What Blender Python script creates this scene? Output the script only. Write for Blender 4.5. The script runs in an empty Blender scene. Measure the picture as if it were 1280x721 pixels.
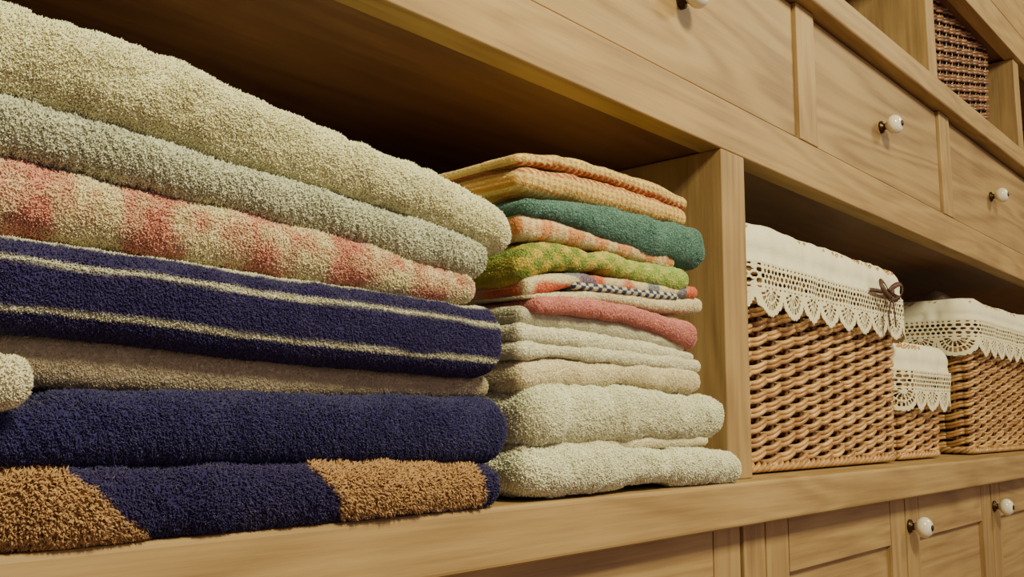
import bpy, math, random
import numpy as np
from mathutils import Vector, Matrix
rng=np.random.default_rng(7); random.seed(7)
F=1100.0; PHI=math.radians(0.6); ZC=0.96; D=0.5
vx,vy=1045*math.cos(PHI)+168*math.sin(PHI),168*math.cos(PHI)-1045*math.sin(PHI)
TH=math.atan(vy/F); YAW=math.atan(vx/(F/math.cos(TH)))
r0=Vector((math.sin(YAW),-math.cos(YAW),0)); fw=Vector((math.cos(TH)*math.cos(YAW),math.cos(TH)*math.sin(YAW),math.sin(TH)))
u0=r0.cross(fw); rt=r0*math.cos(PHI)+u0*math.sin(PHI); up=u0*math.cos(PHI)-r0*math.sin(PHI)
def M(px,py,Y=0.0):
    """survey helper: photo reading -> (X, Z) on the vertical plane at depth Y"""
    d=fw+rt*((px-640)/F)+up*((360.5-py)/F); t=(Y+D)/d.y
    return t*d.x, ZC+t*d.z
scn=bpy.context.scene; COL=scn.collection
def link(o): COL.objects.link(o); return o
def parent(c,p):
    c.parent=p; c.matrix_parent_inverse=p.matrix_basis.inverted()
def S(r,g,b):
    f=lambda c:(c/255/12.92 if c/255<=.04045 else ((c/255+.055)/1.055)**2.4)
    return np.array([f(r),f(g),f(b)])
# ---------------------------------------------------------------- materials
def newmat(n):
    m=bpy.data.materials.new(n); m.use_nodes=True; nt=m.node_tree
    return m,nt,nt.nodes['Principled BSDF']
def ramp(nt,stops):
    r=nt.nodes.new('ShaderNodeValToRGB'); e=r.color_ramp.elements
    while len(e)<len(stops): e.new(.5)
    for i,(p,c) in enumerate(stops): e[i].position=p; e[i].color=(*c,1)
    return r
def wood(name,axis,dark,mid,light,rough=.42,scale=1.0,knots=True,ring=.4):
    m,nt,b=newmat(name); N=nt.nodes; L=nt.links
    tc=N.new('ShaderNodeTexCoord'); oi=N.new('ShaderNodeObjectInfo')
    mul=N.new('ShaderNodeVectorMath'); mul.operation='SCALE'; mul.inputs['Scale'].default_value=17.0
    cmb=N.new('ShaderNodeCombineXYZ')
    for i in range(3): L.new(oi.outputs['Random'],cmb.inputs[i])
    L.new(cmb.outputs[0],mul.inputs[0])
    add=N.new('ShaderNodeVectorMath'); L.new(tc.outputs['Object'],add.inputs[0]); L.new(mul.outputs[0],add.inputs[1])
    mp=N.new('ShaderNodeMapping'); L.new(add.outputs[0],mp.inputs[0])
    s=[9.0*scale]*3; s['xyz'.index(axis)]=1.3*scale; mp.inputs['Scale'].default_value=s
    n1=N.new('ShaderNodeTexNoise'); n1.inputs['Scale'].default_value=1.0; n1.inputs['Detail'].default_value=2; n1.inputs['Distortion'].default_value=.5
    L.new(mp.outputs[0],n1.inputs['Vector'])
    m1=N.new('ShaderNodeMath'); m1.operation='MULTIPLY'; m1.inputs[1].default_value=62; L.new(n1.outputs['Fac'],m1.inputs[0])
    sn=N.new('ShaderNodeMath'); sn.operation='SINE'; L.new(m1.outputs[0],sn.inputs[0])
    mr=N.new('ShaderNodeMapRange'); mr.inputs['From Min'].default_value=-1; L.new(sn.outputs[0],mr.inputs['Value'])
    n2=N.new('ShaderNodeTexNoise'); n2.inputs['Scale'].default_value=16; n2.inputs['Detail'].default_value=6; n2.inputs['Roughness'].default_value=.7
    mp2=N.new('ShaderNodeMapping'); s2=[9.0]*3; s2['xyz'.index(axis)]=.3; mp2.inputs['Scale'].default_value=s2
    L.new(add.outputs[0],mp2.inputs[0]); L.new(mp2.outputs[0],n2.inputs['Vector'])
    n3=N.new('ShaderNodeTexNoise'); n3.inputs['Scale'].default_value=5; n3.inputs['Detail'].default_value=3; L.new(add.outputs[0],n3.inputs['Vector'])
    mx=N.new('ShaderNodeMix'); mx.inputs[0].default_value=1-ring*.45; L.new(mr.outputs[0],mx.inputs[2]); L.new(n2.outputs['Fac'],mx.inputs[3])
    mx2=N.new('ShaderNodeMix'); mx2.inputs[0].default_value=.35; L.new(mx.outputs[0],mx2.inputs[2]); L.new(n3.outputs['Fac'],mx2.inputs[3])
    r=ramp(nt,[(.3,dark),(.5,mid),(.68,light)]); L.new(mx2.outputs[0],r.inputs[0])
    out=r.outputs[0]
    if knots:
        v=N.new('ShaderNodeTexVoronoi'); v.inputs['Scale'].default_value=1.0
        mp3=N.new('ShaderNodeMapping'); s3=[7.0]*3; s3['xyz'.index(axis)]=2.6; mp3.inputs['Scale'].default_value=s3
        L.new(add.outputs[0],mp3.inputs[0]); L.new(mp3.outputs[0],v.inputs['Vector'])
        kr=ramp(nt,[(.03,(.35,.25,.2)),(.09,(1,1,1))]); L.new(v.outputs['Distance'],kr.inputs[0])
        mm=N.new('ShaderNodeMix'); mm.data_type='RGBA'; mm.blend_type='MULTIPLY'; mm.inputs[0].default_value=.8
        L.new(out,mm.inputs[6]); L.new(kr.outputs[0],mm.inputs[7]); out=mm.outputs[2]
    L.new(out,b.inputs['Base Color'])
    rr=N.new('ShaderNodeMapRange'); rr.inputs['To Min'].default_value=rough-.06; rr.inputs['To Max'].default_value=rough+.12
    L.new(n2.outputs['Fac'],rr.inputs['Value']); L.new(rr.outputs[0],b.inputs['Roughness'])
    bp=N.new('ShaderNodeBump'); bp.inputs['Strength'].default_value=.15; bp.inputs['Distance'].default_value=.002
    L.new(n2.outputs['Fac'],bp.inputs['Height']); L.new(bp.outputs[0],b.inputs['Normal'])
    return m
wd,wm,wl=tuple(S(128,100,64)),tuple(S(157,128,84)),tuple(S(175,147,99))
WX=wood('birch_wood_long','x',wd,wm,wl,rough=.55); WZ=wood('birch_wood_upright','z',wd,wm,wl,rough=.55)
WP=wood('birch_wood_panel','x',tuple(S(122,94,60)),tuple(S(150,122,80)),tuple(S(166,138,92)),scale=.8,knots=False,ring=.7,rough=.55)
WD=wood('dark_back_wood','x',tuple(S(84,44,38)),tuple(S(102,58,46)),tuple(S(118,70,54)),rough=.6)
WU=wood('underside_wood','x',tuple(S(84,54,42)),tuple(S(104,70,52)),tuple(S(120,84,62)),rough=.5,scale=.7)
def plain(name,c,rough=.5,metal=0,coat=0,noise=0):
    m,nt,b=newmat(name); b.inputs['Base Color'].default_value=(*c,1); b.inputs['Roughness'].default_value=rough
    b.inputs['Metallic'].default_value=metal; b.inputs['Coat Weight'].default_value=coat
    n=nt.nodes.new('ShaderNodeTexNoise'); n.inputs['Scale'].default_value=30
    tc=nt.nodes.new('ShaderNodeTexCoord'); nt.links.new(tc.outputs['Object'],n.inputs['Vector'])
    r=ramp(nt,[(.3,tuple(np.array(c)*(1-.12-noise))),(.7,tuple(np.minimum(np.array(c)*(1+.05+noise),1)))]); nt.links.new(n.outputs['Fac'],r.inputs[0]); nt.links.new(r.outputs[0],b.inputs['Base Color'])
    return m
CER=plain('white_ceramic',S(236,230,212),.15,coat=.6); BRS=plain('dark_brass',S(70,52,34),.35,metal=.8)
WALL=plain('warm_plaster',S(196,180,146),.9); FLOOR=plain('tile_floor',S(140,116,84),.5,noise=.1)
RIB=plain('brown_ribbon',S(72,38,26),.6)
def attrmat(name,rough=1.0,sheen=0.0,coat=0,bumpscale=0,bumpd=.001,vary=.12,spec=.2):
    m,nt,b=newmat(name); N=nt.nodes; L=nt.links
    a=N.new('ShaderNodeAttribute'); a.attribute_name='Col'
    tc=N.new('ShaderNodeTexCoord'); n=N.new('ShaderNodeTexNoise'); n.inputs['Scale'].default_value=60; n.inputs['Detail'].default_value=3
    L.new(tc.outputs['Object'],n.inputs['Vector'])
    mr=N.new('ShaderNodeMapRange'); mr.inputs['From Min'].default_value=.3; mr.inputs['From Max'].default_value=.7; mr.inputs['To Min'].default_value=1-vary; mr.inputs['To Max'].default_value=1+vary
    L.new(n.outputs['Fac'],mr.inputs['Value'])
    sc=N.new('ShaderNodeVectorMath'); sc.operation='SCALE'; L.new(a.outputs['Color'],sc.inputs[0]); L.new(mr.outputs[0],sc.inputs['Scale'])
    L.new(sc.outputs[0],b.inputs['Base Color'])
    b.inputs['Roughness'].default_value=rough; b.inputs['Sheen Weight'].default_value=sheen; b.inputs['Coat Weight'].default_value=coat
    b.inputs['Specular IOR Level'].default_value=spec
    if bumpscale:
        v=N.new('ShaderNodeTexVoronoi'); v.inputs['Scale'].default_value=bumpscale; L.new(tc.outputs['Object'],v.inputs['Vector'])
        bp=N.new('ShaderNodeBump'); bp.inputs['Distance'].default_value=bumpd; bp.inputs['Strength'].default_value=.8; bp.invert=True
        L.new(v.outputs['Distance'],bp.inputs['Height']); L.new(bp.outputs[0],b.inputs['Normal'])
    return m
TERRY=attrmat('terry_cotton',1,.15,0,420,.0012,.05,.1); WICK=attrmat('willow_wicker',.36,0,.2,0,0,.22,.5)
LINEN=attrmat('white_linen',.9,.1,0,700,.0006,.05,.1); LACE=attrmat('cotton_lace',.95,.1,0,600,.0006,.05,.1)
# ---------------------------------------------------------------- geometry helpers
def mesh_np(name,V,Q=None,T=None,C=None,mat=None,smooth=True,loc=(0,0,0)):
    V=np.asarray(V,np.float32)-np.array(loc,np.float32); me=bpy.data.meshes.new(name)
    Q=np.zeros((0,4),int) if Q is None else Q; T=np.zeros((0,3),int) if T is None else T
    me.vertices.add(len(V)); me.vertices.foreach_set('co',V.ravel())
    nl=Q.size+T.size; me.loops.add(nl); me.loops.foreach_set('vertex_index',np.concatenate([Q.ravel(),T.ravel()]).astype(np.int32))
    me.polygons.add(len(Q)+len(T))
    st=np.concatenate([np.arange(len(Q))*4,Q.size+np.arange(len(T))*3]).astype(np.int32)
    me.polygons.foreach_set('loop_start',st)
    me.update(calc_edges=True); me.validate()
    me.polygons.foreach_set('use_smooth',np.full(len(me.polygons),smooth))
    if C is not None:
        a=me.color_attributes.new('Col','FLOAT_COLOR','POINT'); c4=np.ones((len(V),4),np.float32); c4[:,:3]=C; a.data.foreach_set('color',c4.ravel())
    if mat: me.materials.append(mat)
    o=bpy.data.objects.new(name,me); o.location=loc; return link(o)
import bmesh
def box(name,x0,x1,y0,y1,z0,z1,mat,bev=.0015,par=None):
    bm=bmesh.new(); bmesh.ops.create_cube(bm,size=1)
    c=Vector(((x0+x1)/2,(y0+y1)/2,(z0+z1)/2))
    for v in bm.verts: v.co=Vector((v.co.x*(x1-x0),v.co.y*(y1-y0),v.co.z*(z1-z0)))
    if bev: bmesh.ops.bevel(bm,geom=bm.edges[:],offset=bev,segments=3,affect='EDGES',profile=.5)
    me=bpy.data.meshes.new(name); bm.to_mesh(me); bm.free(); me.materials.append(mat)
    for p in me.polygons: p.use_smooth=False
    o=bpy.data.objects.new(name,me); o.location=c; link(o)
    if par: parent(o,par)
    return o
def panel_door(name,x0,x1,y,z0,z1,st,rail,mat_s,mat_p,par,inset=.007,thick=.02):
    """frame and panel front, one mesh: two stiles, two rails, recessed field"""
    bm=bmesh.new(); c=Vector(((x0+x1)/2,y,(z0+z1)/2))
    def b(a0,a1,b0,b1,c0,c1,mi,bev):
        t=bmesh.new(); bmesh.ops.create_cube(t,size=1)
        for v in t.verts: v.co=Vector((a0+(v.co.x+.5)*(a1-a0),b0+(v.co.y+.5)*(b1-b0),c0+(v.co.z+.5)*(c1-c0)))-c
        if bev: bmesh.ops.bevel(t,geom=t.edges[:],offset=bev,segments=2,affect='EDGES')
        for f in t.faces: f.material_index=mi
        me=bpy.data.meshes.new('t'); t.to_mesh(me); t.free(); bm.from_mesh(me); bpy.data.meshes.remove(me)
    b(x0,x0+st,y,y+thick,z0,z1,0,.0015); b(x1-st,x1,y,y+thick,z0,z1,0,.0015)
    b(x0+st,x1-st,y,y+thick,z0,z0+rail,1,.0015); b(x0+st,x1-st,y,y+thick,z1-rail,z1,1,.0015)
    b(x0+st-.005,x1-st+.005,y+inset,y+thick-.003,z0+rail-.005,z1-rail+.005,1,0)
    me=bpy.data.meshes.new(name); bm.to_mesh(me); bm.free(); me.materials.append(mat_s); me.materials.append(mat_p)
    o=bpy.data.objects.new(name,me); o.location=c; link(o); parent(o,par); return o
def knob(name,x,y,z,par,r=.0155):
    """lathe along -Y: brass collar, stem, ceramic ball, brass screw cap"""
    prof=[(0,.0,1),(.010,0,1),(.010,.003,1),(.0055,.005,1),(.005,.009,1),(.007,.010,0)]
    for i in range(1,12):
        a=math.pi*(.12+.76*i/12)
        prof.append((r*math.sin(a),.010+r*.80*(1-math.cos(a)),0))
    tip=prof[-1][1]; prof+=[(.0046,tip+.0003,1),(.0042,tip+.0016,1),(0,tip+.0022,1)]
    n=28; V=[];Q=[];mi=[]
    for (rr,d,_) in prof:
        for k in range(n):
            a=2*math.pi*k/n; V.append((rr*math.cos(a),-d,rr*math.sin(a)))
    for i in range(len(prof)-1):
        for k in range(n):
            Q.append((i*n+k,i*n+(k+1)%n,(i+1)*n+(k+1)%n,(i+1)*n+k)); mi.append(prof[i+1][2] if prof[i][2]==1 and prof[i+1][2]==1 else 0)
    me=bpy.data.meshes.new(name); me.from_pydata(V,[],Q); me.materials.append(CER); me.materials.append(BRS)
    for p,m_ in zip(me.polygons,mi): p.material_index=m_; p.use_smooth=True
    o=bpy.data.objects.new(name,me); o.location=(x,y,z); link(o); parent(o,par); return o
def hashf(ix,iy,iz):
    h=(ix.astype(np.int64)*374761393+iy.astype(np.int64)*668265263+iz.astype(np.int64)*2147483647)&0xffffffff
    h=((h^(h>>13))*1274126177)&0xffffffff; h=h^(h>>16); return (h&0xffff)/65535.0
def vnoise(P,s,seed=0):
    p=P*s+seed*13.17; i=np.floor(p); f=p-i; f=f*f*(3-2*f); r=0
    for a in (0,1):
        for b_ in (0,1):
            for c in (0,1):
                w=(f[:,0] if a else 1-f[:,0])*(f[:,1] if b_ else 1-f[:,1])*(f[:,2] if c else 1-f[:,2])
                r=r+w*hashf(i[:,0]+a,i[:,1]+b_,i[:,2]+c)
    return r*2-1
# ---------------------------------------------------------------- room
def struct(o): o['kind']='structure'; return o
struct(box('floor',-2,5.2,-2.6,.5,-.1,0,FLOOR,0)); struct(box('wall_back',-2,5.2,.42,.5,0,2.6,WALL,0)); struct(box('ceiling',-2,5.2,-2.6,.5,2.6,2.7,WALL,0))
struct(box('wall_right',5.2,5.3,-2.6,.5,0,2.6,WALL,0)); struct(box('wall_left',-2.1,-2,-2.6,.5,0,2.6,WALL,0))
# ---------------------------------------------------------------- shelving unit
def avg(*a): return sum(a)/len(a)
zsh=avg(M(938,599)[1],M(1280,568,-.025)[1],M(0,695,-.025)[1])
zsb=avg(M(955,655,-.025)[1],M(1280,598,-.025)[1])
zbm=avg(M(905,178)[1],M(1280,355)[1])
zdr=avg(M(1022,185)[1],M(1178,262)[1],M(1280,320)[1])
zdt=avg(M(1018,22)[1],M(1178,142)[1],M(1280,218)[1])
zmb=M(1280,186,-.02)[1]; zub=avg(M(1280,80)[1],M(1207,0)[1])
xd0=avg(M(905,180)[0],M(908,600)[0]); xd1=avg(M(933,190)[0],M(938,600)[0])
xs=[avg(M(997,80)[0],M(1001,160)[0]),avg(M(1020,90)[0],M(1022,170)[0]),avg(M(1176,180)[0],M(1178,240)[0]),avg(M(1184,160)[0],M(1187,250)[0])]
XL,XR=-.36,4.0; YB=.38
unit=bpy.data.objects.new('shelving_unit',None); unit.location=((XL+XR)/2,.2,0); link(unit)
unit['label']='built-in birch shelving unit with open shelf, drawers and cupboard doors'; unit['category']='shelving unit'
box('shelf_board',XL,XR,-.025,YB,zsb,zsh,WX,.004,unit)
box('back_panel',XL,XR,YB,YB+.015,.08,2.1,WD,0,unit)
box('side_panel',XL-.03,XL,0,YB+.015,0,2.1,WZ,.002,unit); box('side_panel',XR,XR+.03,0,YB+.015,0,2.1,WZ,.002,unit)
box('divider',xd0,xd1,0,YB,zsh,zbm,WZ,.002,unit)
box('rail',XL,XR,0,.03,zbm,zdr-.001,WX,.002,unit)
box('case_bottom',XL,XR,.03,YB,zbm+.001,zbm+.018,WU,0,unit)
box('shelf_board',XL,XR,-.018,YB,zdt+.001,zmb,WX,.004,unit)
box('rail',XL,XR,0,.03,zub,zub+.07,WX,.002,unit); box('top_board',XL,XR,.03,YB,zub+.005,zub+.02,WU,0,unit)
box('top_board',XL,XR,-.02,YB,2.07,2.1,WX,.003,unit)
pitch=.603; sw=xs[1]-xs[0]
cs0=avg(xs[0],xs[1]); 
for k in range(-2,5):
    xc=cs0+k*pitch
    if k==1: xc=avg(xs[2],xs[3])+.01
    if XL<xc-.01 and xc+.01<XR: box('stile',xc-sw/2,xc+sw/2,0,.03,zdr,zdt,WZ,.0015,unit)
    a,b2=xc+sw/2+.002,cs0+(k+1)*pitch-sw/2-.002
    if k==0: b2=avg(xs[2],xs[3])+.01-sw/2-.002
    if a<XL: continue
    if b2>XR-.02: b2=XR-.02
    if b2-a<.3: continue
    d=box('drawer',a,b2,.006,.34,zdr+.003,zdt-.003,WP,.0015,unit)
    knob('drawer_knob',avg(a,b2)-.012+(.004 if k==-1 else 0),.006,M(1115,154,-.015)[1],d)
xu=avg(M(1143,30,.02)[0],M(1170,40,.02)[0])
for k in (-2,-1,0,1,2,3):
    xx=xu+k*.62
    if XL<xx<XR-.1: box('divider',xx-.022,xx+.022,.01,YB,zmb,zub,WZ,.002,unit)
box('top_panel',XL,XR,0.0,.02,zub+.071,2.06,WX,.002,unit)
xa=M(957,690)[0]; 
zt=zsb-.003
box('rail',XL,XR,.004,.03,.0,.09,WX,.002,unit)
edges=[xa+.003+.444*k for k in range(0,7)]
box('stile',M(931,700)[0],xa-.001,.0,.03,.09,zsb,WZ,.0015,unit)
for k in range(6):
    dd=panel_door('door',edges[k]+.0015,edges[k+1]-.0015,.002,.092,zt,.058,.066,WZ,WX,unit)
    if k>0: knob('door_knob',edges[k]+.016,.002,M(1147,661,-.02)[1],dd)
xl=M(931,700)[0]
for k in range(2):
    panel_door('door',xl-.003-.6*(k+1),xl-.003-.6*k-.002,.002,.092,zt,.058,.05,WZ,WX,unit) if xl-.6*(k+1)>XL-.05 else None
# ---------------------------------------------------------------- towels
def slab(prof,yf,depth,xl,colf,seed,fuzz=.0022,dens=.9,amp=.0016,n=2.4,bul=.022,re=None,rel=None,droop=0,xr=None,wav=.002,rib=0,dx=.0016,lump=.0005,zfloor=None,zabs=None):
    zf=zsh if zfloor is None else zfloor
    if zabs: P=[(xl,zabs[0],zabs[1]),(xr,zabs[0]-.004,zabs[1])]
    else: P=[(M(p[0],(p[1]+p[2])/2,yf)[0],M(p[0],p[1],yf)[1],M(p[0],p[2],yf)[1]) for p in prof]
    P=np.array(P); xe=P[-1,0] if xr is None else xr
    hmean=np.mean(P[:,1]-P[:,2]); re=hmean*.6 if re is None else re; rel=re if rel is None else rel
    L=xe-xl; nx=int(L/dx)
    x=np.linspace(xl,xe,nx); th=np.linspace(0,math.pi/2,16)
    xR=xe-re+re*np.sin(th); xLs=xl+rel-rel*np.sin(th)
    x=np.unique(np.round(np.concatenate([x[(x>xl+rel)&(x<xe-re)],xR,xLs]),5))
    zt_=np.interp(x,P[:,0],P[:,1]); zb_=np.interp(x,P[:,0],P[:,2])
    k=np.ones(13)/13
    if len(x)>30:
        zt_=np.convolve(np.pad(zt_,6,'edge'),k,'valid'); zb_=np.convolve(np.pad(zb_,6,'edge'),k,'valid')
    zb_=np.maximum(zb_,zf+.0008)
    eR=np.clip((x-(xe-re))/re,0,1); eL=np.clip(((xl+rel)-x)/rel,0,1)
    e=np.power(np.clip(1-np.power(np.maximum(eR,eL),2.2),0,1),1/2.2); e=np.maximum(e,.02)
    zc=(zt_+zb_)/2-droop*eR; h=(zt_-zb_)*e
    nf=max(20,int(hmean*1.5/dx*.8)); ph=np.linspace(math.pi/2,-math.pi/2,nf)
    cy=-np.power(np.abs(np.cos(ph)),2/n); sz=np.sign(np.sin(ph))*np.power(np.abs(np.sin(ph)),2/n)
    yb=np.array([1,.75,.5,.3,.15,.07,.025])
    secY0=np.concatenate([yb,np.zeros(nf),yb[::-1]])
    secA=np.concatenate([np.zeros(7),cy,np.zeros(7)])
    secZ=np.concatenate([np.array([.0,.8,.97,1,1,1,1]),sz,-np.array([.0,.8,.97,1,1,1,1])[::-1]])
    ns=len(secZ)
    a=np.minimum(h/2*1.15,bul)
    X=np.repeat(x[:,None],ns,1)
    Y=yf+a[:,None]*(1+secA[None,:])+secY0[None,:]*(depth-bul)+(1-e)[:,None]*min(re,.02)*(1-2*secY0[None,:])
    Z=zc[:,None]+h[:,None]/2*secZ[None,:]
    V=np.stack([X,Y,Z],-1)
    v=(Z-zb_[:,None])/np.maximum(zt_-zb_,1e-4)[:,None]
    nxx=len(x)
    def normals(V):
        dx=np.gradient(V,axis=0); ds=(np.roll(V,-1,1)-np.roll(V,1,1)); nn=np.cross(dx,ds); l=np.linalg.norm(nn,axis=-1,keepdims=True); return nn/np.maximum(l,1e-9)
    Nn=normals(V)
    cen=np.stack([X,np.full_like(Y,yf+depth/2),np.repeat(zc[:,None],ns,1)],-1)
    sg=np.sign(np.sum(Nn*(V-cen),-1).mean()); Nn*=sg
    Pf=V.reshape(-1,3)
    dsp=(vnoise(Pf,38,seed)*amp+vnoise(Pf,95,seed+3)*amp*.5+vnoise(Pf*np.array([.6,1,1]),14,seed+5)*wav)
    dsp+=lump*vnoise(Pf,260,seed+6)
    if rib: dsp+=rib*np.sin((Pf[:,0]+Pf[:,2]*.5+.004*vnoise(Pf,50,seed+7))*2*math.pi/.0065)
    w=np.clip(e,0.2,1)[:,None].repeat(ns,1).ravel()
    V=V+(Nn.reshape(-1,3)*(dsp*w)[:,None]).reshape(V.shape)
    V[...,2]=np.maximum(V[...,2],zf+.0005)
    Pf=V.reshape(-1,3)
    C=colf(Pf[:,0]-xe,v.reshape(-1),Pf)
    i=np.arange(nxx-1)[:,None]; j=np.arange(ns)[None,:]; jn=(j+1)%ns
    Q=np.stack([i*ns+j,(i+1)*ns+j,(i+1)*ns+jn,i*ns+jn],-1).reshape(-1,4)
    T=np.concatenate([np.stack([np.full(ns-2,0),np.arange(1,ns-1),np.arange(2,ns)],-1),np.stack([np.full(ns-2,(nxx-1)*ns),(nxx-1)*ns+np.arange(1,ns-1),(nxx-1)*ns+np.arange(2,ns)],-1)])
    fl=fuzz(Pf) if callable(fuzz) else None
    A=Pf[Q[:,0]];B=Pf[Q[:,1]];Cc=Pf[Q[:,2]];Dd=Pf[Q[:,3]]
    ar=np.linalg.norm(np.cross(Cc-A,Dd-B),axis=1)/2*1e6
    jj=np.tile(np.arange(ns),nxx-1); wj=np.where((jj>=4)&(jj<ns-5),1.0,.06)
    cnt=rng.poisson(ar*wj*dens); fi=np.repeat(np.arange(len(Q)),cnt); m=len(fi)
    s=rng.random((m,1)); t=rng.random((m,1))
    pos=(A[fi]*(1-s)+B[fi]*s)*(1-t)+(Dd[fi]*(1-s)+Cc[fi]*s)*t
    Nf=Nn.reshape(-1,3)[Q[fi,0]]
    cc=C[Q[fi,0]]*(1-s)*(1-t)+C[Q[fi,1]]*s*(1-t)+C[Q[fi,2]]*s*t+C[Q[fi,3]]*(1-s)*t
    Lh=(fl[Q[fi,0]] if fl is not None else np.full(m,fuzz))*(.6+.7*rng.random(m))
    comb=np.stack([vnoise(pos,60,seed+9),vnoise(pos,60,seed+10),vnoise(pos,60,seed+11)-.35],-1)
    dr=Nf+.35*rng.normal(size=(m,3))+.8*comb; dr/=np.linalg.norm(dr,axis=1,keepdims=True)
    dr2=dr+.6*rng.normal(size=(m,3)); dr2/=np.linalg.norm(dr2,axis=1,keepdims=True)
    tn=np.cross(dr,rng.normal(size=(m,3))); tn/=np.linalg.norm(tn,axis=1,keepdims=True); bn=np.cross(dr,tn)
    rad=(.00026+.13*Lh)[:,None]; VT=[]
    base=pos-Nf*.0004; mid=pos+dr*(Lh*.55)[:,None]; tip=mid+dr2*(Lh*.5)[:,None]
    for q in range(3):
        an=2*math.pi*q/3; off=tn*math.cos(an)+bn*math.sin(an); VT.append(base+off*rad)
    for q in range(3):
        an=2*math.pi*q/3+.5; off=tn*math.cos(an)+bn*math.sin(an); VT.append(mid+off*rad*.85)
    VT.append(tip); VT=np.stack(VT,1).reshape(-1,3)
    VT[:,2]=np.maximum(VT[:,2],zf+.0003)
    b0=np.arange(m)*7
    TQ=np.concatenate([np.stack([b0+q,b0+(q+1)%3,b0+3+(q+1)%3,b0+3+q],-1) for q in range(3)])
    TT=np.concatenate([np.stack([b0+3+q,b0+3+(q+1)%3,b0+6],-1) for q in range(3)])
    jit=(.92+.16*rng.random((m,1)))
    tc=np.stack([cc*.82]*3+[cc*jit]*3+[cc*jit*1.06],1).reshape(-1,3)  # shade between tufts put into the colour: dark roots, lighter tips
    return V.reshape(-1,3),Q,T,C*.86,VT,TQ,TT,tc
def towel(label,slabs,group,name='folded_towel',cat='towel'):
    Vs=[];Qs=[];Ts=[];Cs=[];o=0
    for sl in slabs:
        V,Q,T,C,VT,TQ,TT,tc=sl
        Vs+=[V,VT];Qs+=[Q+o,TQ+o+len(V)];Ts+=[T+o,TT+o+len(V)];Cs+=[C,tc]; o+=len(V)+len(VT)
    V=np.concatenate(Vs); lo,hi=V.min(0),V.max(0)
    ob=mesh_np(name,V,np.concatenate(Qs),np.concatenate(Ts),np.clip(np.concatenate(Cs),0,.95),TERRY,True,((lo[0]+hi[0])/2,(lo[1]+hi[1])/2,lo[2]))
    ob['label']=label; ob['category']=cat
    if group: ob['group']=group
    return ob
def solid(c,var=.04):
    c=np.array(c)
    def f(x,v,P): return c[None,:]*(1+var*vnoise(P,45,31))[:,None]
    return f
def mix(a,b,t): t=np.clip(t,0,1)[:,None]; return a[None,:]*(1-t)+b[None,:]*t
G1='folded bath towels on the shelf'; G2='folded small towels on the shelf'
cream=S(253,248,204); sage=S(214,216,190); navy=S(50,42,94); pink=S(226,160,138); pcream=S(243,231,186); white=S(248,243,214)
xL=.02
def c_pink(x,v,P):
    g=np.sin(x/.017*math.pi/2+.8*vnoise(P,18,4))*(.75+.6*np.sin(v*math.pi*2.1+.9+.8*vnoise(P,22,8)))
    strk=.6*vnoise(P*np.array([1.6,1,.5]),90,5)+.4*vnoise(P,170,6)
    return mix(pcream,pink,.5+.65*g+.8*strk)
def c_stripe(x,v,P):
    vv=v+.02*vnoise(P,30,5); t=np.exp(-((vv-.74)/.030)**4)+np.exp(-((vv-.22)/.026)**4)+np.exp(-((vv-1.0)/.03)**4)
    return mix(navy,S(224,222,190),t)
brown=S(182,142,96)
x_a=M(150,640,-.03)[0];x_b=M(345,600,-.03)[0]
def brownmask(P):
    z=P[:,2]; h=(z-zsh)/.075; wob=.006*vnoise(P,40,6)
    a=(P[:,0]<x_a-.075+(1-h)*.10+wob)
    b=(P[:,0]>x_b+(1-h)*.055+wob)&(P[:,0]<M(603,620,-.03)[0]+wob*.3)&(h>.05)
    return a|b
def c_brown(x,v,P): return mix(navy*.9,brown,brownmask(P).astype(float))
T=[]
T.append(towel('thick pale cream plush bath towel at the top of the pile',[slab([(0,-16,107),(100,14,134),(200,50,166),(300,92,199),(400,136,233),(500,182,260),(600,232,297),(652,262,330)],-.028,.27,xL,solid(cream),1,.0022,1.5,.0028,2.2,.03,.035,wav=.004,lump=.0007)],G1))
T.append(towel('pale sage green bath towel with ribbed pile under the cream towel',[slab([(0,109,181),(100,136,207),(200,168,231),(300,201,257),(400,235,281),(500,262,314),(600,298,341),(617,300,341)],-.022,.27,xL,solid(sage),2,.0024,1.3,.0022,2.3,.025,.02,wav=.002,rib=.0006)],G1))
T.append(towel('pink and cream checked bath towel',[slab([(0,182,289),(100,208,304),(200,232,319),(300,258,334),(400,282,349),(500,315,364),(602,344,380)],-.02,.27,xL,c_pink,3,.002,1.5,.002,2.3,.025,.018,lump=.0006)],G1))
T.append(towel('navy blue bath towel with thin cream stripes',[slab([(0,290,407),(100,305,418),(200,320,427),(300,335,440),(400,350,451),(500,365,461),(600,381,469),(637,386,472)],-.03,.27,xL,c_stripe,4,.0017,1.6,.0012,2.5,.022,.02,wav=.0012,lump=.0004)],G1))
T.append(towel('greyish beige thin bath towel between two navy towels',[slab([(0,409,478),(100,419,488),(200,428,491),(300,441,494),(400,452,496),(500,462,497),(613,472,497)],-.006,.25,xL,solid(S(190,176,148)),5,.0011,1.8,.0008,2.6,.018,.006)],G1))
T.append(towel('small cream towel with a rounded folded end',[slab([(-20,444,511),(46,446,511)],-.05,.055,-.02,solid(S(230,224,192)),6,.002,1.3,.001,2.2,.03,.012)],G1))
T.append(towel('navy blue plush bath towel near the bottom of the pile',[slab([(0,508,584),(50,508,583),(65,492,583),(200,492,581),(400,493,580),(600,496,580),(644,497,578)],-.028,.27,xL,solid(S(48,44,96)),7,.0021,1.4,.0014,2.4,.024,.022,rib=.0003)],G1))
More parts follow.
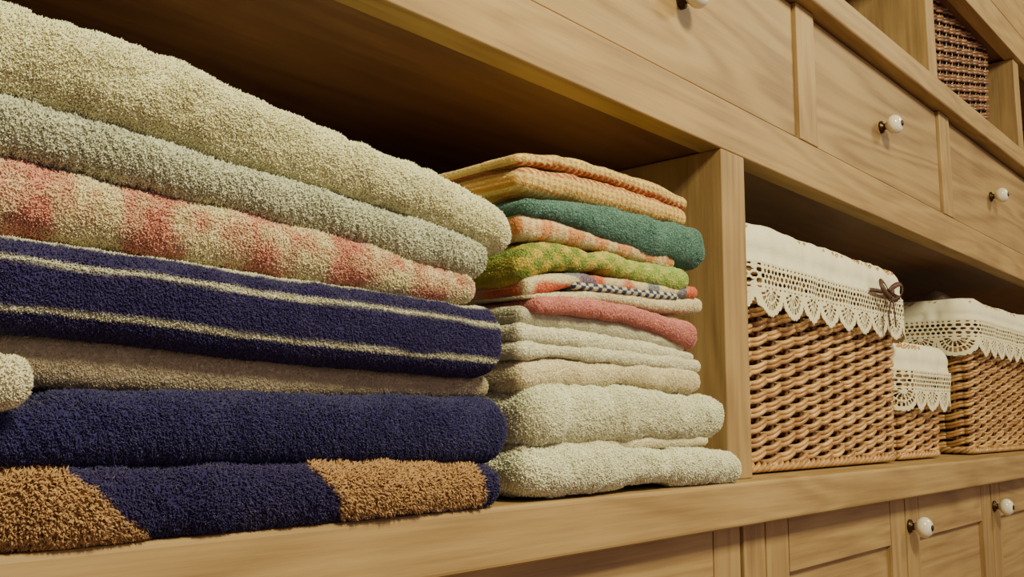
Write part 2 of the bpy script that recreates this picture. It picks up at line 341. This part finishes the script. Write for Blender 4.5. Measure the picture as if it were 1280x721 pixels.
T.append(towel('navy and tan shaggy bath towel at the bottom of the pile',[slab([(0,585,690),(200,583,680),(400,582,665),(600,583,645),(629,585,638)],-.03,.27,xL,c_brown,8,lambda P:np.where(brownmask(P),.004,.0024),1.1,.0022,2.3,.026,.014,lump=.0007)],G1))
Y2=-.014; X2=M(640,400,Y2)[0]+.012
def c_top(dots):
    def f(x,v,P):
        a_=P[:,0]/.0075; b_=P[:,2]/.0055; g=np.sin((a_+b_)*math.pi)*np.sin((a_-b_)*math.pi)
        c=mix(S(224,168,92),S(246,226,150),.6+1.1*g+.35*np.clip(v-.3,-.4,.5))
        d=np.exp(-((v-dots)/.15)**4)*(np.sin(P[:,0]/.0042*math.pi+np.floor(v*6)*1.6)>-.3)*.85
        return c*(1-d[:,None])+S(194,78,72)[None,:]*d[:,None]
    return f
def c_peach(x,v,P):
    g=np.sin(P[:,0]/.019*math.pi+1.1*vnoise(P,25,3)); h_=np.sin(P[:,0]/.0045*math.pi)
    return mix(S(232,162,106),S(244,224,176),.5+.55*g+.35*h_+.3*np.sin(v*9))
def c_green(x,v,P):
    g=np.sin(P[:,0]/.0125*math.pi)*np.sin(P[:,2]/.009*math.pi)+.5*vnoise(P,26,3); k_=np.clip((P[:,0]-.60)/.10,0,1)
    yl=mix(S(150,170,84),S(226,204,100),.55+.9*g); gr=mix(S(164,194,96),S(206,214,128),.4+.5*g)
    return yl*(1-k_[:,None])+gr*k_[:,None]
def c_print(x,v,P):
    c=mix(S(236,220,178),S(226,124,92),(vnoise(P*np.array([1,1,1.6]),34,12)-.15)*5)
    w_=(.8*(vnoise(P,40,14)>.35))[:,None]
    return c*(1-w_)+S(104,120,150)[None,:]*w_
def c_check(x,v,P):
    g=(np.sin(P[:,0]/.0062*math.pi)>0)^(v>.5); return mix(S(64,72,118),S(226,220,186),g.astype(float))
def two(label,lst): T.append(towel(label,lst,G2))
two('orange and yellow honeycomb weave towel with red dots',[slab([(640,187,204),(700,192,210),(760,206,225),(820,230,244),(860,250,262)],Y2+.001,.26,X2-.006,c_top(.1),11,.0007,2.0,.0012,2.3,.011,.009,.02,wav=.003,dx=.0009,lump=.0002),
  slab([(640,203,236),(700,209,246),(760,224,258),(820,243,272),(862,261,283)],Y2-.001,.25,X2-.004,c_top(.86),26,.0007,2.0,.0015,2.3,.014,.011,.02,wav=.003,dx=.0009,lump=.0002)])
two('teal terry hand towel',[slab([(645,242,264),(700,246,276),(760,254,297),(820,272,318),(884,288,333)],Y2-.006,.25,X2,solid(S(106,146,136)),12,.0014,1.6,.002,2.2,.016,.014,wav=.004)])
two('peach and cream plaid towel',[slab([(645,266,296),(700,278,300),(760,298,312),(845,319,336)],Y2+.002,.25,X2,c_peach,13,.0008,1.7,.0014,2.3,.012,.008,dx=.0011)])
two('lime green and yellow terry towel',[slab([(640,305,372),(700,300,338),(760,313,338),(810,326,352),(864,340,365)],Y2-.005,.25,X2-.004,c_green,14,.0012,1.6,.002,2.3,.016,.012,.02,wav=.004)])
two('cream towel with red, orange and blue printed pattern',[slab([(655,344,372),(720,340,356),(800,353,364),(872,360,372)],Y2-.002,.25,X2+.004,c_print,15,.0007,1.8,.001,2.3,.01,.006),
   slab([(715,350,360),(780,357,368),(850,366,376)],Y2-.004,.2,M(715,350,Y2)[0],c_check,16,.0006,1.8,.0007,2.3,.008,.004),
   slab([(660,366,374),(760,364,376),(830,374,388),(880,372,391)],Y2-.001,.24,X2+.004,solid(S(238,226,186)),17,.0008,1.8,.001,2.3,.01,.007)])
two('thin pink terry towel with a coral binding',[slab([(660,372,388),(720,372,391),(790,382,402),(840,394,420),(874,404,437)],Y2-.008,.25,X2+.01,solid(S(222,146,138)),18,.0012,1.7,.0014,2.3,.012,.01,wav=.003)])
two('pale grey thin towel',[slab([(630,378,402),(700,390,410),(780,402,424),(857,424,441)],Y2+.002,.25,X2,solid(S(212,208,180)),19,.0009,1.7,.0012,2.3,.012,.006)])
two('off-white terry towel folded in two layers',[slab([(630,402,424),(700,410,430),(780,424,440),(870,441,452)],Y2-.001,.25,X2-.004,solid(white),20,.0012,1.6,.0016,2.3,.012,.008,wav=.003),
   slab([(630,424,450),(700,430,447),(780,440,453),(877,452,464)],Y2-.004,.25,X2-.006,solid(white*.97),21,.0012,1.6,.0016,2.3,.012,.008,wav=.003)])
two('cream smooth terry towel',[slab([(630,450,491),(700,448,487),(780,453,482),(840,458,487),(880,465,490)],Y2-.006,.25,X2-.004,solid(S(242,229,192)),22,.0012,1.6,.0018,2.3,.016,.012,wav=.004)])
two('pale plush towel with fluffy pile',[slab([(630,493,557),(700,482,553),(780,480,549),(850,488,546),(912,498,545)],Y2-.012,.27,X2-.004,solid(S(249,247,214)),23,.0022,1.4,.003,2.2,.024,.018,wav=.006,lump=.0007)])
two('thin off-white towel edge folded under the plush towel',[slab([(645,556,566),(760,550,560),(886,545,556)],Y2-.002,.25,X2,solid(S(236,226,190)),24,.001,1.5,.0006,2.3,.01,.005)])
two('pale plush towel at the bottom of the small pile',[slab([(600,572,624),(700,562,616),(780,556,610),(850,559,606),(931,565,603)],Y2-.014,.27,X2-.01,solid(S(250,248,216)),25,.0024,1.4,.003,2.2,.024,.02,wav=.006,lump=.0007)])
# ---------------------------------------------------------------- baskets
def rrect(x0,x1,y0,y1,r,step):
    pts=[];
    def arc(cx,cy,a0):
        for k in range(9): a=a0+math.pi/2*k/8; pts.append((cx+r*math.cos(a),cy+r*math.sin(a)))
    arc(x1-r,y0+r,-math.pi/2); arc(x1-r,y1-r,0); arc(x0+r,y1-r,math.pi/2); arc(x0+r,y0+r,math.pi)
    P=np.array(pts+[pts[0]]); sl=np.concatenate([[0],np.cumsum(np.linalg.norm(np.diff(P,axis=0),axis=1))]); Lh=sl[-1]
    n=int(Lh/step); s=np.arange(n)/n*Lh
    q=np.stack([np.interp(s,sl,P[:,0]),np.interp(s,sl,P[:,1])],-1)
    d=np.roll(q,-1,0)-np.roll(q,1,0); nn=np.stack([d[:,1],-d[:,0]],-1); nn/=np.linalg.norm(nn,axis=1,keepdims=True)
    return q,nn,s,Lh
def tubes(paths,closed,r1,r2,cols,nr=6):
    Vs=[];Qs=[];Cs=[];o=0
    for (P,Nn,Zz),c in zip(paths,cols):
        n=len(P); a=np.arange(nr)*2*math.pi/nr
        V=P[:,None,:]+Nn[:,None,:]*(r1*np.cos(a))[None,:,None]+Zz[:,None,:]*(r2*np.sin(a))[None,:,None]
        i=np.arange(n if closed else n-1)[:,None]; j=np.arange(nr)[None,:]
        Q=np.stack([i*nr+j,((i+1)%n)*nr+j,((i+1)%n)*nr+(j+1)%nr,i*nr+(j+1)%nr],-1).reshape(-1,4)
        Vs.append(V.reshape(-1,3));Qs.append(Q+o);o+=n*nr
        Cs.append(np.repeat(c,nr,0) if c.ndim==2 else np.tile(c,(n*nr,1)))
    return np.concatenate(Vs),np.concatenate(Qs),np.concatenate(Cs)
def basket(label,x0,x1,y0,y1,zb,zw,zl0,zt,c1,c2,rowh=.0088,sp=.040,liner=True,flare=.012,bow=None,lace=True,step=.0035,seed=0,lr=1.0,sidebow=None):
    """zb..zw wicker, zw = lace bottom, zl0 = lace top, zt = liner top"""
    em=bpy.data.objects.new('wicker_basket',None); em.location=((x0+x1)/2,(y0+y1)/2,zb); link(em)
    em['label']=label; em['category']='basket'; em['group']='wicker baskets on the shelves'
    rr=.028; H=zt-zb
    def fl(z): return flare*(z-zb)/H-flare
    paths=[];cols=[]; rs=np.random.default_rng(seed)
    q,nn,s,Lh=rrect(x0,x1,y0,y1,rr,step); ns_=int(round(Lh/sp/2))*2; ph=s/Lh*ns_*math.pi
    z=zb+.014; row=0; top=(zt-.012)
    N3=np.stack([nn[:,0],nn[:,1],np.zeros(len(s))],-1); Z3=np.tile([0,0,1.],(len(s),1))
    while z<top:
        c_=np.cos(ph+row*math.pi)
        off=fl(z)+.0052*np.sign(c_)*np.abs(c_)**.6; zz=z+rowh*.45*np.sin(ph+row*math.pi)+.0008*np.sin(s*37+row)
        for d_,ra in ((-rowh*.33,0),(rowh*.33,1)):
            wob=.0006*np.sin(s*53+row*1.7+ra*2)
            P=np.stack([q[:,0]+nn[:,0]*(off+wob),q[:,1]+nn[:,1]*(off+wob),zz+d_],-1)
            t=rs.random(); seg=vnoise(np.stack([s*18,0*s+row*3.1+ra*7.7,0*s],-1),1.0,seed)
            tt=np.clip(t*.6+.2+.55*seg,0,1)[:,None]
            gap_shade=(.5+.5*np.clip((c_+.8)/1.3,0,1))[:,None]  # shade of the weave gaps painted into the strands where they dip inward
            paths.append((P,N3,Z3)); cols.append((c1*(1-tt)+c2*tt)*gap_shade)
        z+=rowh; row+=1
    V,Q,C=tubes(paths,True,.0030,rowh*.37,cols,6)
    sp2=[];sc=[]
    for k in range(ns_):
        i=int(round(k*len(s)/ns_))%len(s); zz=np.linspace(zb+.004,top,8)
        off=np.array([fl(a) for a in zz]); P=np.stack([q[i,0]+nn[i,0]*off,q[i,1]+nn[i,1]*off,zz],-1)
        sp2.append((P,np.tile([nn[i,0],nn[i,1],0],(8,1)),np.tile([-nn[i,1],nn[i,0],0],(8,1)))); sc.append(c1*.6)
    V2,Q2,C2=tubes(sp2,False,.003,.0036,sc)
    br=[];bc=[]
    for (zc_,rad) in ((zb+.008,.0045),(top+.004,.004)):
        for k in range(3):
            a=s*2*math.pi/.045*round(Lh/.045)*.045/Lh+k*2*math.pi/3
            off=fl(zc_)+.002+rad*np.cos(a)
            P=np.stack([q[:,0]+nn[:,0]*off,q[:,1]+nn[:,1]*off,zc_+rad*np.sin(a)*.8],-1)
            br.append((P,N3,Z3)); bc.append((c1*.5+c2*.5)*(.85+.1*k))
    V3,Q3,C3=tubes(br,True,.0036,.0036,bc)
    o1=len(V);o2=o1+len(V2);o3=o2+len(V3); n=len(s)
    r1_=np.stack([q[:,0]+nn[:,0]*(fl(zb)-.0065),q[:,1]+nn[:,1]*(fl(zb)-.0065),0*s+zb+.004],-1)
    r2_=np.stack([q[:,0]+nn[:,0]*(fl(top)-.0065),q[:,1]+nn[:,1]*(fl(top)-.0065),0*s+top],-1)
    ctr=np.array([[(x0+x1)/2,(y0+y1)/2,zb+.004]]); sk=np.concatenate([r1_,r2_,ctr]); jn=np.arange(n)
    Qs_=np.stack([o3+jn,o3+(jn+1)%n,o3+n+(jn+1)%n,o3+n+jn],-1)
    Tb=np.stack([o3+jn,o3+(jn+1)%n,np.full(n,o3+2*n)],-1)
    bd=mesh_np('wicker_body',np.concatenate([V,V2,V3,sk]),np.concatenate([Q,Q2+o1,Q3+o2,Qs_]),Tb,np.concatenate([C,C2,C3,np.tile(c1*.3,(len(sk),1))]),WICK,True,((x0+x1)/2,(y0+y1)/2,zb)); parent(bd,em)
    if liner:
        q,nn,s,Lh=rrect(x0,x1,y0,y1,rr,.003)
        zin=zb+.02; prof=[(-.014,zin),(-.014,zb+H*.5),(-.013,zt-.012),(-.008,zt-.004),(-.003,zt),(.003,zt),(.008,zt-.004),(.0115,zt-.012)]+[(.012+.001*k,zt-.012-(zt-.012-zl0)*(k+1)/8) for k in range(8)]
        Vs=[]
        for k,(o_,z_) in enumerate(prof):
            base=np.stack([q[:,0],q[:,1],np.full(len(s),z_)],-1); pu=vnoise(base*np.array([1,1,.5]),24,seed+2)*.004+vnoise(base*np.array([1,1,.3]),75,seed+4)*.0028
            off=o_+fl(z_)+(pu if k>2 else 0)+(.0035*math.sin((k-6)/6*math.pi) if 6<k<12 else 0)
            dz=vnoise(base,16,seed+6)*.0045 if 2<k<8 else 0
            Vs.append(np.stack([q[:,0]+nn[:,0]*off,q[:,1]+nn[:,1]*off,z_+dz+0*s],-1))
        n=len(s); V=np.concatenate(Vs); i=np.arange(len(prof)-1)[:,None]; j=np.arange(n)[None,:]
        Q=np.stack([i*n+j,i*n+(j+1)%n,(i+1)*n+(j+1)%n,(i+1)*n+j],-1).reshape(-1,4)
        fl_=np.concatenate([Vs[0],[[ (x0+x1)/2,(y0+y1)/2,zin]]]); o=len(V)
        Tb=np.stack([o+np.arange(n),o+(np.arange(n)+1)%n,np.full(n,o+n)],-1)
        Vv=np.concatenate([V,fl_]); ln=mesh_np('cloth_liner',Vv,Q,Tb,np.tile(S(236,230,202),(len(Vv),1)),LINEN,True,((x0+x1)/2,(y0+y1)/2,zt)); parent(ln,em)
    if lace:
        st=.0011; q,nn,s,Lh=rrect(x0,x1,y0,y1,rr,st); n=len(s); Hl=(zl0-zw); nt=int(Hl/st)
        W=Lh/round(Lh/(.058*lr)); t=np.arange(nt+1)/nt
        Vs=[]
        for k in range(nt+1):
            z_=zl0+.001-Hl*t[k]; base=np.stack([q[:,0],q[:,1],np.full(n,z_)],-1)
            off=.0205+fl(z_)+.0018*np.sin(s*2*math.pi/W)*t[k]+vnoise(base*np.array([1,1,.3]),22,seed+2)*.004*(1-.3*t[k])+vnoise(base*np.array([1,1,.3]),75,seed+4)*.0014+.002*t[k]
            Vs.append(np.stack([q[:,0]+nn[:,0]*off,q[:,1]+nn[:,1]*off,z_+0*s],-1))
        V=np.concatenate(Vs)
        ss=(s+st/2)[None,:]; tt=((np.arange(nt)+.5)/nt*Hl)[:,None]
        u=(ss/W)%1.0; keep=np.ones((nt,n),bool)
        arch=np.sqrt(np.clip(1-(2*u-1)**2,0,1))
        sc_d=Hl*(.62+.34*arch)+Hl*.03*np.abs(np.sin(u*math.pi*7))
        keep&=tt<sc_d
        def holes(p_,yc,rx,rz,ph=0):
            d=(((ss/p_+ph)%1.0)-.5)*p_; return (d/rx)**2+((tt-yc)/rz)**2<1
        keep&=~holes(W/6,Hl*.07,.0022,.0014)
        for r_ in range(3): keep&=~holes(W/6,Hl*(.17+.10*r_),.0036,.0027,.5*(r_%2))
        keep&=~holes(W/6,Hl*.47,.0022,.0013)
        du=(u-.5)*W; dt=tt-Hl*.50; ri=W*.5; rad=np.sqrt((du/ri)**2+(dt/(Hl*.46))**2); an=np.arctan2(du/ri,dt/(Hl*.46))
        spoke=lambda nn_,w_: np.abs(((an/(math.pi/nn_)+.5)%1)-.5)<w_
        keep&=~((rad>.20)&(rad<.50)&spoke(7,.32)&(np.abs(an)<1.5))
        keep&=~((rad>.58)&(rad<.82)&spoke(12,.32)&(np.abs(an)<1.35))
        i=np.arange(nt)[:,None]; j=np.arange(n)[None,:]
        Q=np.stack([i*n+j,i*n+(j+1)%n,(i+1)*n+(j+1)%n,(i+1)*n+j],-1)[keep].reshape(-1,4)
        used,inv=np.unique(Q,return_inverse=True); V=V[used]; Q=inv.reshape(-1,4)
        lc=mesh_np('lace_trim',V,Q,None,np.tile(S(230,222,188),(len(V),1)),LACE,True,((x0+x1)/2,(y0+y1)/2,zl0)); parent(lc,em)
        md=lc.modifiers.new('thickness','SOLIDIFY'); md.thickness=.0009
    def mkbow(bx,yy,bz,side=False):
        V=[];Q=[]
        def strip(pts,w,tw=0):
            o=len(V); pts=np.array(pts)
            for k,p in enumerate(pts):
                d=pts[min(k+1,len(pts)-1)]-pts[max(k-1,0)]; d/=np.linalg.norm(d); sd=np.cross(d,[0,1,0]); sd/=max(np.linalg.norm(sd),1e-6)
                sd=sd*math.cos(tw)+np.array([0,1,0])*math.sin(tw)
                V.append(p-sd*w/2);V.append(p+sd*w/2)
            for k in range(len(pts)-1): Q.append((o+2*k,o+2*k+1,o+2*k+3,o+2*k+2))
        for sg in (-1,1):
            lp=[]
            for k in range(17):
                a=2*math.pi*k/16; lp.append((sg*.028*(1-math.cos(a))/2*1.5,-.006*math.sin(a/2)-.004*math.sin(a),.012*math.sin(a)*sg+.006*(1-math.cos(a))/2))
            strip(lp,.008,.5)
            strip([(sg*.001,-.003,0),(sg*.007,-.004,-.018),(sg*.012,-.003,-.034),(sg*.012,-.004,-.052)],.007,.2)
        th=np.linspace(0,2*math.pi,13)
        strip([(.005*math.cos(a),-.004-.004*math.sin(a),0) for a in th],.010)
        for sg in (-1,1): strip([(0,0,.002),(sg*.03,.003,0),(sg*.06,.005,-.001)],.006)
        me=bpy.data.meshes.new('ribbon_bow'); me.from_pydata([tuple(p) for p in V],[],Q); me.materials.append(RIB)
        for p in me.polygons: p.use_smooth=True
        bo=link(bpy.data.objects.new('ribbon_bow',me)); bo.location=(bx,yy,bz)
        if side: bo.rotation_euler=(0,0,-math.pi/2)
        parent(bo,em); md=bo.modifiers.new('thickness','SOLIDIFY'); md.thickness=.0012
    if bow: mkbow(bow[0],y0-.027,bow[1])
    if sidebow: mkbow(x0-.027,sidebow[0],sidebow[1],True)
    return em
w1,w2=S(140,94,50),S(212,168,108)
yb=.02
bz=lambda px,py,Y:M(px,py,Y)[1]
x1=M(1123,460,yb)[0]
basket('large wicker basket with white liner, lace trim and brown bow',xd1+.012,x1,yb,yb+.33,zsh+.001,avg(bz(940,398,yb),bz(1120,430,yb)),bz(938,330,yb),avg(bz(937,278,yb),bz(1125,345,yb)),w1,w2,bow=(M(1088,365,yb)[0],bz(1088,368,yb)),seed=3)
yb=.03; xs0=x1+.02; x2=M(1179,500,yb)[0]
basket('small wicker basket with white liner and lace trim',xs0,x2,yb,yb+.17,zsh+.001,bz(1150,516,yb),bz(1150,465,yb),bz(1150,432,yb),w1*1.1,w2*1.05,seed=5,lr=.9)
yb=.03; xq=max(M(1212,480,yb)[0],x2+.02); zt3=bz(1212,375,yb)
basket('brown wicker basket with white liner, lace trim and small bow',xq,xq+.52,yb,yb+.33,zsh+.001,bz(1230,450,yb),bz(1230,405,yb),zt3,w1,w2,bow=(M(1276,425,yb)[0],bz(1276,425,yb)),seed=8,sidebow=(.20,zt3-.04))
towel('grey brown folded cloth lying inside the lined wicker basket',[slab(None,.075,.14,xq+.03,solid(S(134,118,96)),41,.001,.6,.002,2.2,.03,.04,wav=.006,xr=xq+.24,dx=.003,zfloor=zsh+.03,zabs=(zt3+.024,zsh+.04))],None,'folded_cloth','cloth')
ybu=.05; xb1=M(1237,90,ybu)[0]; 
basket('dark brown wicker basket on the upper shelf',xu+.03,xb1,ybu,ybu+.28,zmb+.001,0,0,M(1237,52,ybu)[1],S(92,58,40),S(160,114,78),liner=False,lace=False,seed=9,rowh=.0105,sp=.04)
# ---------------------------------------------------------------- lights
def area(n,loc,tgt,size,en,col):
    l=bpy.data.lights.new(n,'AREA'); l.size=size; l.energy=en; l.color=col; o=link(bpy.data.objects.new(n,l)); o.location=loc
    o.rotation_euler=(Vector(tgt)-Vector(loc)).to_track_quat('-Z','Y').to_euler(); return o
area('ceiling_lamp',(.40,-1.3,2.25),(.5,0,1.0),.35,50,(1,.92,.56))
area('ceiling_lamp',(2.7,-1.4,2.4),(2.1,0,1.0),.4,24,(1,.92,.56))
w=bpy.data.worlds.new('world'); scn.world=w; w.use_nodes=True; w.node_tree.nodes['Background'].inputs[0].default_value=(1,.77,.76,1); w.node_tree.nodes['Background'].inputs[1].default_value=.62
# ---------------------------------------------------------------- camera
cd=bpy.data.cameras.new('camera'); cam=link(bpy.data.objects.new('camera',cd)); scn.camera=cam
cd.sensor_width=36; cd.lens=F/1280*36; cd.clip_start=.02
m=Matrix.Identity(4)
for i in range(3): m[i][0]=rt[i]; m[i][1]=up[i]; m[i][2]=-fw[i]
m[0][3],m[1][3],m[2][3]=0,-D,ZC
cam.matrix_world=m
